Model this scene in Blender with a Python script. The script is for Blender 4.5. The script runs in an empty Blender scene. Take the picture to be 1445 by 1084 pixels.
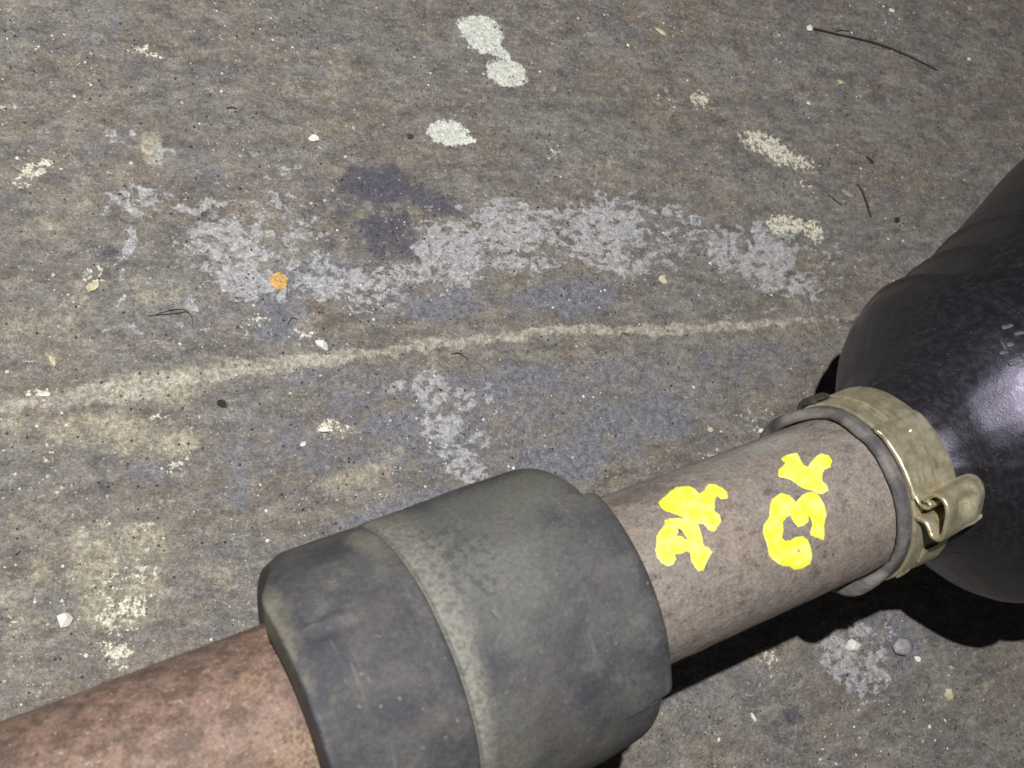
import bpy, math, random
import numpy as np
from mathutils import Vector, Matrix
R_ = random.Random(7)
sc = bpy.context.scene
C = sc.collection
# ------------------------------------------------------------------ camera
H = 0.090                      # height of the shaft axis above the floor
CAM = (-0.13568, 0.02320, 0.36055)
cd = bpy.data.cameras.new('camera'); cam = bpy.data.objects.new('camera', cd); C.objects.link(cam)
Mc = Matrix(((0.85841407, -0.34610158, 0.37860134), (0.26826866, 0.93199901, 0.24374119), (-0.43721529, -0.107664, 0.89288927)))
cam.matrix_world = Matrix.Translation(CAM) @ Mc.transposed().to_4x4()
cd.sensor_width = 36; cd.lens = 36 * 1723.9 / 1445
cd.clip_start = 0.01; cd.clip_end = 50
cd.dof.use_dof = True; cd.dof.focus_distance = 0.375; cd.dof.aperture_fstop = 32
sc.camera = cam
# ------------------------------------------------------------------ light
w = bpy.data.worlds.new('World'); sc.world = w; w.use_nodes = True
bg = w.node_tree.nodes['Background']; bg.inputs[0].default_value = (0.9, 0.95, 1.0, 1); bg.inputs[1].default_value = 0.035
ld = bpy.data.lights.new('work_lamp', 'POINT'); ld.energy = 21.0; ld.shadow_soft_size = 0.0035; ld.color = (1.0, 0.98, 0.96)
lo = bpy.data.objects.new('work_lamp', ld); lo.location = (-0.17539, 0.11283, 0.59892); C.objects.link(lo)
sc.view_settings.view_transform = 'Standard'; sc.view_settings.look = 'None'; sc.view_settings.exposure = 0; sc.view_settings.gamma = 1
sc.render.resolution_x = 1024; sc.render.resolution_y = 768

STAINS=[[0,-32.4,134.2,14.3,-6.4,-5.5,-10.3,0.9,0.5],[0,-32.1,121.5,12.9,-4.5,-2.4,-5.5,0.95,0.5],[0,-10.6,132.7,9.0,-2.1,-3.9,-11.2,0.55,0.5],[0,-1.6,113.4,19.8,-9.9,-4.5,-7.4,0.85,0.5],[0,-13.0,143.1,13.6,-3.0,-2.0,-5.7,0.5,0.5],[0,15.3,111.6,17.6,-1.2,-1.0,-5.6,0.75,0.5],[0,39.3,115.9,15.1,-3.6,-4.5,-11.7,1.0,0.5],[0,34.0,105.7,9.9,-2.5,-2.2,-5.8,0.7,0.5],[0,61.9,117.1,20.8,-1.3,-2.5,-12.3,1.0,0.5],[0,61.2,104.9,13.1,-3.2,-1.5,-3.8,0.8,0.5],[0,96.7,109.1,21.2,-5.0,-5.1,-11.9,0.95,0.5],[0,96.1,97.0,20.2,-6.8,-2.9,-5.3,0.85,0.5],[0,119.9,98.1,17.7,-4.2,-5.0,-11.3,0.6,0.5],[0,130.4,106.9,9.5,-3.9,-2.3,-3.4,0.7,0.5],[0,144.5,90.8,11.0,-7.0,-8.6,-8.5,0.8,0.5],[0,159.5,82.9,10.4,-9.8,-13.0,-9.1,1.0,0.5],[0,166.0,71.2,11.4,-7.3,-5.6,-5.3,0.8,0.5],[0,183.5,74.2,9.8,-2.4,-6.5,-13.0,0.4,0.5],[0,13.4,72.6,4.9,-3.6,-6.2,-7.3,0.85,0.5],[0,22.9,66.9,4.7,-1.4,-1.7,-4.4,0.8,0.5],[0,13.8,60.3,7.8,1.6,1.0,-4.9,0.95,0.5],[0,9.5,55.6,4.1,-1.3,-2.5,-6.4,0.7,0.5],[0,13.8,47.0,5.6,-5.9,-4.4,-3.5,0.85,0.5],[0,23.8,52.4,4.7,-1.4,-1.2,-3.0,0.7,0.5],[0,31.8,66.0,2.9,-0.8,-1.4,-3.5,0.7,0.5],[0,2.4,77.0,3.2,-0.9,-0.8,-2.2,0.6,0.5],[0,123.6,-58.8,7.8,-0.1,0.8,-10.1,0.95,0.5],[0,131.5,-69.6,8.4,-7.7,-6.6,-4.5,0.8,0.5],[0,136.0,-54.3,8.1,-3.1,-2.5,-4.9,0.85,0.5],[0,139.2,-64.8,6.3,-2.4,-3.0,-5.6,0.7,0.5],[0,149.3,-62.0,11.9,-9.1,-2.9,-2.4,0.4,0.5],[0,-57.1,154.1,9.1,-2.0,-2.0,-6.1,0.75,0.5],[0,-39.1,148.5,11.1,-0.8,-0.5,-2.8,0.75,0.5],[0,-62.5,142.5,2.0,-0.9,-2.2,-4.4,0.9,0.5],[0,-68.2,135.9,1.7,-0.6,-1.8,-4.6,0.6,0.5],[0,-72.5,122.2,1.9,-1.5,-3.8,-5.4,0.45,0.5],[0,-66.7,113.8,4.1,-4.5,-1.8,-1.8,0.5,0.5],[0,-44.3,166.8,6.3,-1.3,-1.2,-3.6,0.55,0.5],[0,-55.0,174.9,5.0,-0.9,-0.9,-3.1,0.6,0.5],[0,-10.9,152.5,9.6,1.4,0.0,-2.8,0.5,0.5],[0,-11.0,148.8,2.6,-1.7,-6.0,-7.9,0.4,0.5],[0,-51.0,118.9,2.4,-0.7,-0.8,-2.6,0.7,0.5],[0,-54.1,112.8,8.1,-2.2,-0.8,-2.6,0.4,0.5],[0,-18.9,49.2,16.2,-0.9,-0.2,-3.0,0.4,0.5],[0,-8.0,32.9,14.2,-0.4,-0.0,-2.2,0.7,0.5],[0,217.4,85.6,2.8,-0.6,-2.8,-5.4,0.2,0.5],[0,-41.5,107.1,14.7,-4.0,-1.0,-3.0,0.3,0.5],[1,180.9,123.7,10.6,-7.7,-4.1,-3.5,1.0,0.5],[1,190.0,116.5,9.1,-3.5,-2.7,-3.6,0.8,0.5],[1,175.7,130.8,5.2,-1.1,-1.1,-2.5,0.7,0.5],[1,173.4,93.6,9.6,-2.2,-1.7,-3.4,0.95,0.5],[1,184.6,87.2,4.7,1.6,2.1,-5.1,0.9,0.5],[1,189.0,107.0,5.3,-3.2,-1.9,-1.8,0.6,0.5],[1,191.2,102.1,4.3,-1.7,-1.5,-2.1,0.6,0.5],[1,-39.5,202.9,4.2,-0.7,-0.6,-1.9,0.7,0.5],[1,-37.5,200.8,3.0,-0.5,-0.6,-1.8,0.7,0.5],[1,-81.2,170.2,6.1,1.1,0.1,-3.0,0.85,0.5],[1,-86.9,166.0,2.6,-0.6,-0.5,-1.8,0.6,0.5],[1,-83.3,191.0,4.7,-0.9,-0.4,-1.6,0.6,0.5],[1,-97.5,38.7,7.9,0.8,0.5,-3.9,0.75,0.5],[1,-96.9,46.8,7.0,1.5,0.5,-2.7,0.55,0.5],[1,-101.6,28.7,5.0,-1.9,-0.7,-2.2,0.95,0.5],[1,-101.7,25.3,3.5,-1.4,-0.5,-1.7,0.7,0.5],[1,-88.4,51.6,5.8,0.2,0.0,-2.0,0.45,0.5],[1,156.4,149.3,2.5,-3.5,-3.6,-2.0,0.8,0.5],[1,-20.1,68.7,6.3,-0.7,-0.4,-2.2,0.6,0.5],[1,-22.9,71.0,3.9,-1.2,-0.7,-2.1,0.85,0.5],[1,-99.2,104.2,4.7,-1.4,-0.5,-1.8,0.8,0.5],[1,-102.4,87.0,2.4,-1.3,-1.9,-4.0,0.45,0.5],[1,-69.1,73.3,3.8,1.6,0.7,-1.8,0.55,0.5],[1,-72.3,73.2,1.9,-0.6,-0.9,-2.8,0.5,0.5],[1,32.0,59.8,3.4,-1.0,-0.7,-1.8,0.5,0.5],[1,-20.4,101.4,4.3,-1.2,-0.6,-1.8,0.6,0.5],[1,-38.1,107.3,3.0,-0.8,-0.6,-1.9,0.5,0.5],[1,-19.0,98.6,6.9,-0.6,-0.3,-1.8,0.4,0.5],[1,-76.0,134.4,1.9,-1.4,-2.5,-3.6,0.6,0.5],[1,-76.0,141.2,1.8,-0.4,-0.6,-1.9,0.4,0.5],[1,87.7,141.2,3.9,-0.8,-1.3,-3.1,0.45,0.5],[1,68.5,40.0,2.5,-0.8,-0.5,-1.2,0.5,0.5],[1,37.6,-41.3,2.3,-1.0,-0.5,-1.0,0.4,0.5],[1,95.0,-47.9,1.9,-3.0,-3.0,-1.1,0.75,0.5],[1,94.8,-51.6,2.6,-1.0,-0.5,-1.0,0.6,0.5],[1,126.8,28.9,9.4,-0.0,-0.1,-5.1,0.4,0.5],[1,139.4,152.4,3.7,-0.6,-0.6,-1.3,0.5,0.5],[1,-96.7,34.7,2.3,-2.0,-3.5,-4.5,0.5,0.5],[1,-89.0,46.5,5.0,0.2,0.1,-3.2,0.6,0.5],[1,-104.3,32.4,2.4,-0.9,-0.6,-1.8,0.5,0.5],[1,-84.2,58.7,3.9,0.1,0.1,-1.5,0.6,0.5],[1,-93.6,64.0,1.8,-0.6,-0.5,-1.6,0.55,0.5],[1,-70.6,88.1,3.0,-0.9,-0.6,-1.6,0.5,0.5],[1,-32.1,108.1,4.2,-1.2,-0.6,-1.8,0.5,0.5],[1,-14.2,45.4,4.6,0.1,-0.0,-1.3,0.45,0.5],[1,102.0,20.5,5.5,-1.8,-1.2,-2.8,0.5,0.5],[1,105.8,21.9,3.4,-1.0,-1.0,-2.3,0.5,0.5],[1,185.8,75.1,2.6,-0.7,-0.8,-1.6,0.5,0.5],[1,-57.3,79.6,1.9,-0.6,-0.4,-1.2,0.5,0.5],[1,-9.7,156.0,3.1,-0.7,-0.5,-1.4,0.5,0.5],[1,-101.7,76.2,3.6,-1.2,-0.5,-1.6,0.4,0.5],[1,-99.2,113.9,2.5,-0.7,-0.6,-2.0,0.5,0.5],[1,-124.2,44.9,2.3,-0.8,-0.5,-1.8,0.4,0.5],[2,-46.7,170.4,3.2,-0.0,-0.8,-4.8,1.25,0.5],[2,-83.1,87.9,17.9,-8.5,-2.6,-5.6,0.75,0.5],[2,-67.7,79.4,4.6,-1.4,-1.1,-3.2,1.0,0.5],[2,-89.1,91.5,7.4,-2.3,-1.4,-4.4,0.7,0.5],[2,-83.6,122.9,4.6,-2.3,-6.5,-13.5,0.55,0.5],[2,-69.6,97.8,18.2,-3.5,-1.2,-5.0,0.65,0.5],[2,-57.9,97.8,10.1,-2.8,-1.5,-4.5,0.55,0.5],[2,-97.4,51.6,9.0,-3.2,-3.5,-11.2,0.4,0.5],[2,-96.8,40.9,9.5,0.2,0.3,-7.8,0.75,0.5],[2,-95.6,38.4,5.7,0.1,0.1,-3.9,0.7,0.5],[2,-19.6,53.7,12.6,-0.7,-0.3,-3.5,0.6,0.5],[2,-10.4,55.9,9.4,0.3,0.0,-2.7,0.45,0.5],[2,-61.7,126.2,12.1,-3.1,-1.7,-5.5,0.4,0.5],[2,-108.9,97.5,5.3,-1.7,-1.1,-3.9,0.5,0.5],[2,90.5,140.6,5.5,-1.1,-1.5,-3.5,0.5,0.5],[2,-85.5,150.2,13.4,-3.1,-3.1,-10.5,0.25,0.5],[2,-55.7,117.8,12.2,-3.2,-1.0,-3.0,0.3,0.5],[2,-67.4,162.2,10.0,-2.1,-2.7,-8.7,0.3,0.5],[2,-21.8,104.1,4.3,-1.1,-2.3,-6.5,0.3,0.5],[2,-126.2,31.7,10.0,-3.8,-3.1,-10.6,0.25,0.5],[2,36.7,78.4,27.5,-7.6,-0.9,-2.3,0.3,0.5],[2,-94.7,50.7,15.3,0.4,0.4,-13.9,0.65,0.5],[2,-116.4,46.1,12.0,-4.4,-4.9,-16.3,0.35,0.5],[2,-114.4,65.8,10.4,-3.6,-3.3,-11.1,0.35,0.5],[2,-69.8,41.9,18.4,0.3,0.3,-12.2,0.3,0.5],[2,-23.5,133.3,24.5,-5.8,-3.8,-11.1,0.3,0.5],[2,-94.7,119.2,11.1,-3.0,-2.4,-8.0,0.4,0.5],[2,20.7,133.0,4.8,-1.0,-0.7,-1.8,0.6,0.5],[2,11.6,134.6,2.1,-0.5,-0.6,-1.6,0.7,0.5],[2,101.7,131.4,17.1,-3.6,-3.3,-7.6,0.3,0.5],[2,16.5,177.6,19.5,-3.6,-5.2,-14.5,0.22,0.5],[2,198.9,138.4,42.0,-7.8,-9.5,-19.4,0.15,0.5],[3,-25.8,107.6,8.7,-2.3,-2.7,-7.8,1.0924999999999998,0.6],[3,-11.6,119.6,11.2,-2.8,-2.1,-5.8,1.035,0.6],[3,26.6,98.7,19.0,-2.2,-1.4,-6.0,0.8624999999999999,0.6],[3,72.3,90.0,22.1,-3.7,-2.1,-6.7,0.8624999999999999,0.6],[3,8.5,103.4,11.6,-3.0,-1.9,-4.9,0.575,0.6],[3,72.5,42.6,23.9,-7.2,-4.9,-11.3,0.69,0.6],[3,89.3,40.1,13.6,-4.1,-4.0,-9.2,0.8049999999999999,0.6],[3,47.6,37.6,21.1,-3.1,-1.9,-9.2,0.8624999999999999,0.6],[3,42.9,66.6,23.3,-4.7,-2.1,-6.9,0.8049999999999999,0.6],[3,-2.0,65.1,11.3,-3.4,-2.1,-5.5,0.8624999999999999,0.6],[3,-7.7,76.4,13.4,-4.0,-2.4,-6.5,0.575,0.6],[3,26.0,71.5,16.9,-4.9,-1.7,-4.5,0.575,0.6],[3,-39.7,85.7,10.4,-3.0,-2.9,-8.3,0.345,0.6],[3,-78.3,74.0,5.7,-1.8,-1.2,-4.0,0.575,0.6],[3,-59.4,60.2,7.8,-2.6,-1.0,-3.0,0.575,0.6],[3,-11.5,39.9,26.1,-1.0,-0.2,-4.9,0.8049999999999999,0.6],[3,-71.0,77.2,3.9,-1.2,-0.6,-2.0,0.22999999999999998,0.6],[3,-12.9,75.5,13.3,-3.9,-2.3,-6.4,0.5175,0.6],[3,131.6,49.3,37.4,-7.4,-2.6,-7.4,0.45999999999999996,0.6],[3,-62.1,172.8,8.1,-1.6,-1.3,-4.4,0.5175,0.6],[3,-48.8,208.8,14.9,-2.4,-3.6,-11.5,0.345,0.6],[3,132.6,174.1,18.4,-3.1,-4.7,-10.9,0.2875,0.6],[3,75.9,-49.2,22.3,-1.8,-0.2,-11.5,0.40249999999999997,0.6],[3,107.1,-35.9,16.6,-6.0,-6.3,-12.9,0.345,0.6],[3,150.8,-62.6,14.4,-10.9,-10.4,-8.4,0.575,0.6],[3,264.6,129.5,27.0,-5.0,-6.3,-11.8,0.22999999999999998,0.6],[3,-37.4,160.6,12.9,-2.7,-2.2,-6.8,0.40249999999999997,0.6],[3,124.6,101.2,20.8,-4.9,-4.6,-10.1,0.40249999999999997,0.6],[3,11.5,61.0,47.1,-10.0,-4.9,-17.6,0.575,0.6],[3,70.3,51.0,50.3,-10.6,-6.0,-18.6,0.5175,0.6],[3,-33.1,65.3,32.3,-10.1,-4.3,-12.3,0.45999999999999996,0.6],[3,-44.2,119.4,25.5,-6.5,-3.5,-10.7,0.40249999999999997,0.6],[3,-14.9,83.2,20.0,-5.7,-2.3,-6.4,0.5175,0.6],[4,22.9,142.3,14.2,-5.3,-3.1,-5.9,0.95,0.55],[4,34.2,133.9,8.6,-4.6,-2.7,-3.9,0.75,0.55],[4,19.0,128.4,8.6,-2.0,-2.6,-7.0,0.9,0.55],[4,18.6,120.4,9.6,-2.3,-1.7,-4.6,0.75,0.55],[4,4.7,137.9,14.1,-3.2,-2.4,-6.9,0.5,0.55],[4,-0.4,130.4,6.8,-1.6,-2.5,-6.9,0.4,0.55],[4,-27.9,106.9,5.6,-1.5,-1.4,-4.3,0.4,0.55],[4,-35.8,144.6,6.4,-1.4,-0.8,-2.2,0.6,0.55],[4,-69.8,140.8,3.9,-0.9,-0.8,-2.5,0.5,0.55],[4,-38.0,138.0,6.3,-1.5,-0.6,-1.8,0.4,0.55],[4,-93.9,75.8,11.0,-3.6,-3.0,-9.7,0.3,0.55],[4,-31.0,64.7,12.7,-4.0,-2.9,-8.3,0.25,0.55],[4,200.7,112.1,0.3,-0.1,-0.2,-0.3,0.1,0.55],[4,89.1,105.4,2.7,-0.6,-0.6,-1.5,0.5,0.55],[4,165.4,77.2,3.2,-4.6,-2.4,-1.2,0.5,0.55],[4,-123.3,60.7,8.4,-3.0,-4.8,-16.3,0.3,0.55],[4,-49.3,84.0,18.5,-5.5,-2.1,-6.2,0.2,0.55],[4,99.4,90.7,22.7,-5.7,-2.1,-4.9,0.2,0.55],[4,96.9,-69.9,5.3,-2.2,-1.4,-2.9,0.6,0.55],[6,77.9,189.5,7.0,-5.1,-4.9,-5.3,1.1,0.35],[6,81.9,181.9,3.7,-3.4,-2.1,-1.9,0.8,0.35],[6,81.9,173.2,7.3,-2.6,-2.8,-4.7,1.0,0.35],[6,85.9,170.6,4.0,-1.5,-1.4,-2.2,0.7,0.35],[6,51.2,155.8,7.0,-3.1,-2.5,-4.0,1.1,0.35],[6,56.3,152.4,4.3,-1.6,-0.9,-1.7,0.9,0.35],[7,-22.8,119.5,2.8,-0.8,-0.9,-2.5,1.2,0.35]]
RIDGE=[[-125.6,104.6],[-110.8,104.0],[-99.8,102.0],[-88.4,100.4],[-74.6,98.6],[-62.2,97.7],[-45.2,96.1],[-30.3,93.2],[-19.1,91.5],[-2.8,89.8],[16.4,87.2],[36.3,84.1],[59.5,80.1],[83.2,74.2],[102.4,69.4],[122.6,65.0],[152.9,58.6],[185.1,52.1],[230.0,43.0]]
GLYPHS=[[[[15.17,47.23],[17.94,49.84],[20.4,52.82],[22.77,54.46],[25.48,50.82],[25.88,46.75],[25.86,41.59],[27.3,41.53],[28.75,43.99],[30.08,46.19],[31.47,43.55],[32.23,38.78],[32.48,35.03],[31.41,30.83],[29.84,31.66],[29.36,35.08],[27.96,32.69],[25.92,26.0],[26.59,21.87],[25.78,18.07],[24.24,15.74],[22.81,13.74],[21.92,16.08],[21.4,20.42],[19.85,22.64],[18.81,25.74],[17.77,29.71],[16.4,34.3],[14.96,38.51],[14.62,42.51]]],[[[12.94,32.16],[14.74,32.06],[17.15,29.37],[18.81,25.74],[19.79,21.37],[19.41,15.99],[18.68,9.99],[18.37,7.32],[19.38,5.81],[19.67,2.42],[18.26,-0.08],[16.86,-2.77],[15.81,-5.43],[14.62,-4.68],[14.03,-1.89],[13.83,2.83],[14.47,7.42],[13.55,9.21],[11.67,8.86],[10.7,10.36],[10.06,9.78],[10.09,7.43],[8.77,4.64],[7.33,5.08],[6.17,8.21],[5.83,12.61],[6.43,16.85],[7.67,20.61],[8.56,24.24],[10.66,27.46],[12.54,29.67]],[[14.51,25.72],[15.21,22.97],[15.47,19.84],[15.46,15.45],[14.7,15.56],[14.29,18.2],[13.0,20.37],[14.06,21.5]]],[[[53.08,44.79],[55.54,45.63],[57.89,43.81],[56.98,37.62],[56.37,33.05],[57.1,29.78],[58.72,32.09],[61.46,35.0],[63.53,35.8],[64.86,32.53],[64.64,28.17],[62.91,24.56],[61.01,24.22],[59.18,21.65],[58.22,17.68],[58.68,13.9],[58.26,10.38],[56.44,9.7],[54.83,11.52],[53.69,15.04],[52.05,17.63],[51.14,21.66],[50.61,25.8],[49.49,28.79],[48.05,31.61],[49.33,36.04],[51.5,37.9],[52.9,39.52],[52.64,42.24]]],[[[40.51,15.01],[42.28,18.58],[45.32,20.38],[47.07,17.36],[47.65,12.91],[47.82,10.59],[49.31,12.67],[51.67,14.0],[53.78,13.13],[54.98,9.73],[55.21,4.3],[54.84,-2.66],[53.06,-9.47],[52.5,-15.55],[51.9,-18.26],[50.57,-15.63],[48.39,-11.91],[48.73,-9.26],[49.81,-6.64],[50.15,-2.19],[49.78,0.52],[48.87,-2.86],[47.18,-4.35],[45.63,-3.36],[44.92,0.59],[44.81,4.28],[44.15,5.23],[43.22,4.84],[41.68,2.84],[40.87,-2.36],[39.81,-6.11],[40.5,-9.06],[42.08,-9.87],[44.14,-9.34],[45.97,-10.6],[47.23,-14.44],[47.68,-20.25],[47.72,-25.82],[46.86,-30.07],[44.83,-31.04],[41.99,-29.74],[40.4,-25.67],[38.28,-23.03],[36.59,-19.05],[34.92,-13.4],[35.2,-9.0],[35.25,-3.24],[35.45,2.43],[36.41,5.74],[38.94,8.92]],[[43.38,-16.93],[44.09,-17.22],[44.39,-19.05],[44.02,-20.15],[43.55,-18.88]]]]
STONES=[('pebble', -112.2, 41.3, 2.68, 2.31, 2.0, -6, 'PALE', 'white faceted pebble at the left, the largest white one', 'pebble', 1, 0.35, True), ('pebble', 4.1, 162.7, 1.91, 1.64, 1.2, -16, 'PALE', 'small white oval pebble on bare brown floor above the flaking paint', 'pebble', 2, 0.2, True), ('paint_chip', -77.0, 131.0, 2.42, 1.61, 1.1, 19, 'CREAM', 'cream yellow oval chip on ochre dirt left of the flaking paint', 'chip', 3, 0.35, True), ('paint_chip', -94.1, 112.5, 1.26, 2.34, 0.8, 4, 'CREAM', 'upright pale yellow flake near the left end of the seam', 'chip', 4, 0.35, True), ('paint_chip', -98.9, 103.7, 2.09, 1.05, 1.0, -16, 'PALE', 'flat whitish crumb lying on the left end of the floor seam', 'chip', 5, 0.35, True), ('rubber_scrap', -52.3, 86.9, 2.1, 1.49, 1.2, -31, 'DARK', 'torn black scrap below the floor seam with a grey end', 'scrap', 6, 0.5, True), ('metal_fragment', -49.9, 84.8, 1.29, 0.95, 0.9, -46, 'GREY', 'grey lump touching the right end of the torn black scrap', 'fragment', 7, 0.4, True), ('dirt_flake', 225.9, 83.4, 1.87, 1.4, 0.6, 24, 'DARK', 'small square dark flake right of the thin twig', 'flake', 8, 0.35, True), ('dirt_flake', 224.5, 109.6, 2.8, 1.07, 0.7, -61, 'DARK', 'narrow dark flake above the thin twig', 'flake', 9, 0.35, True), ('dirt_flake', 207.2, 99.2, 3.52, 1.05, 0.4, -46, 'GREY', 'grey sliver between the two thin twigs', 'flake', 10, 0.35, True), ('pebble', 129.6, -57.5, 3.44, 2.52, 2.0, -6, 'PALE', 'bright white crystal-like pebble between shaft shadow and grey paint patch', 'pebble', 11, 0.45, True), ('pebble', 149.3, -65.4, 4.39, 3.37, 2.2, -16, 'GREY', 'round grey pebble under the black boot, right of the white one', 'pebble', 12, 0.2, False), ('pebble', 154.1, -71.8, 1.74, 1.4, 1.0, -16, 'PALE', 'tiny white pebble just right of the round grey pebble', 'pebble', 13, 0.4, True), ('paint_chip', 161.5, -88.0, 2.51, 2.57, 1.2, 4, 'TAN', 'tan block-shaped chip at the lower right', 'chip', 14, 0.4, True), ('splinter', 81.8, -64.4, 0.78, 1.88, 0.5, 9, 'PALE', 'pale sliver on the floor below the shaft shadow', 'splinter', 15, 0.35, True), ('paint_chip', -16.7, 96.3, 3.06, 1.7, 1.3, -56, 'PALE', 'soft white crumb on the upper edge of the floor seam', 'chip', 16, 0.4, True), ('paint_chip', -25.0, 70.2, 2.08, 1.64, 1.0, -16, 'PALE', 'bright white lump below the seam, larger of two', 'chip', 17, 0.45, True), ('paint_chip', -32.8, 68.2, 1.47, 0.87, 0.7, 4, 'PALE', 'smaller white lump lower left of a bright white lump', 'chip', 18, 0.4, True), ('pebble', 106.9, 30.3, 1.3, 1.14, 0.8, -16, 'TAN', 'small round tan pebble just above the lettered shaft', 'pebble', 19, 0.2, False), ('paint_chip', 127.0, 23.7, 2.21, 1.33, 0.9, -16, 'PALE', 'whitish chip next to the shaft left of the clamp', 'chip', 20, 0.4, True), ('paint_chip', 225.9, 143.5, 3.47, 1.08, 0.6, -41, 'CREAM', 'thin curved pale chip under the long dark stalk', 'chip', 21, 0.35, True), ('paint_chip', 111.5, 86.3, 1.94, 1.68, 0.7, -16, 'CREAM', 'pale yellow chip between the seam and the flaking paint', 'chip', 22, 0.5, True), ('paint_chip', 151.6, 178.4, 2.72, 1.19, 0.6, -41, 'CREAM', 'elongated pale chip near the top edge', 'chip', 23, 0.35, True), ('pebble', 206.1, 138.0, 1.16, 1.05, 0.7, -16, 'PALE', 'tiny round white pebble below the stalk head', 'pebble', 24, 0.2, True), ('pebble', 268.1, 169.6, 1.55, 1.17, 0.7, -16, 'PALE', 'tiny white pebble close to the top edge at right', 'pebble', 25, 0.3, True), ('pebble', 299.5, 141.9, 1.36, 1.19, 0.7, -16, 'PALE', 'tiny white pebble at the upper right beyond the stalk end', 'pebble', 26, 0.3, True), ('pebble', 134.8, 175.2, 0.85, 0.83, 0.6, -16, 'PALE', 'tiny pale pebble between the white splashes and the stalk', 'pebble', 27, 0.3, True), ('dirt_clod', 36.9, 157.3, 1.71, 1.19, 0.8, -16, 'TWIG', 'brown crumb left of the lowest white splash', 'crumb', 28, 0.5, True), ('pebble', 312.6, 164.0, 1.66, 1.42, 0.8, -16, 'GREY', 'small grey pebble near the top right corner', 'pebble', 29, 0.3, False), ('paint_chip', 167.3, -80.1, 1.43, 0.84, 0.6, -16, 'TAN', 'small tan chip above the block-shaped chip', 'chip', 30, 0.35, True)]
STICKS=[('twig', [(213.8, 101.7, 0.1), (214.2, 97.9, 0.6), (213.7, 92.5, 0.8), (213.6, 87.1, 0.1)], 0.34, 0.42, 'TWIG', 'thin dark twig left of the boot, the longer of a pair', 'twig'), ('twig', [(197.9, 100.6, 0.1), (199.8, 97.8, 0.3), (202.2, 95.1, 0.1)], 0.22, 0.28, 'TWIG', 'short thin twig left of the longer twig', 'twig'), ('splinter', [(234.2, 165.4, 0.1), (238.0, 165.1, 0.3), (241.7, 163.9, 0.1)], 0.26, 0.2, 'TWIG', 'short dark splinter beside the long stalk near its white head', 'splinter'), ('hair', [(-64.7, 118.6, 0.1), (-60.1, 117.8, 0.3), (-55.9, 117.1, 0.5), (-53.4, 116.9, 0.4), (-52.3, 114.8, 0.3), (-53.0, 111.3, 0.1)], 0.13, 0.1, 'TWIG', 'dark curved hair lying on the floor left of the paint patch', 'hair'), ('hair', [(-62.4, 118.4, 0.1), (-57.7, 118.5, 0.5), (-54.0, 117.8, 0.6), (-52.5, 116.2, 0.2)], 0.11, 0.08, 'TWIG', 'finer straight hair just above the curved hair', 'hair'), ('twig', [(23.8, 82.0, 0.1), (26.7, 81.4, 0.4), (28.8, 78.6, 0.1)], 0.2, 0.16, 'TWIG', 'tiny bent twig just below the floor seam at centre', 'twig'), ('hair', [(158.5, 27.8, 0.1), (159.6, 25.7, 0.3), (162.7, 23.4, 0.1)], 0.1, 0.08, 'TWIG', 'short curved hair above the clamp', 'hair'), ('splinter', [(-20.0, 178.4, 0.1), (-18.1, 178.3, 0.2), (-16.9, 177.6, 0.1)], 0.24, 0.2, 'TWIG', 'short dark splinter on bare floor at upper left', 'splinter'), ('fibre', [(-20.3, 119.3, 0.1), (-21.2, 115.9, 0.3), (-22.9, 113.0, 0.1)], 0.09, 0.08, 'TWIG', 'fine dark fibre hanging below the orange paint spot', 'fibre'), ('fibre', [(-24.7, 105.4, 0.1), (-22.8, 106.8, 0.3), (-21.2, 105.9, 0.1)], 0.16, 0.12, 'DARK', 'short hooked dark fibre on the blue stain', 'fibre'), ('fibre', [(85.5, 69.9, 0.1), (87.1, 72.1, 0.3), (90.0, 70.5, 0.1)], 0.13, 0.1, 'DARK', 'hooked dark fibre on the floor seam right of centre', 'fibre')]
DMARKS=[(-42.2, 8.8, 5.4, 1.0, -75), (-40.2, 5.1, 5, 1.0, -70)]
BMARKS=[(117.6, 48.7, 33.1, 5.2, 1.3, -18), (118.1, 48.92, 29.3, 4, 1.3, -18), (115.1, 47.34, 27.7, 4.6, 1.5, -18), (112.7, 45.87, 26.7, 4.6, 1.2, -18), (112.8, 46.01, 21.9, 5, 1.2, -18), (115.1, 47.33, 23.7, 2.5, 1.2, 72), (113.0, 46.21, 29.4, 3.0, 0.8, 72), (115.7, 47.66, 38.3, 0.1, 0.1, -18)]


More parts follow.
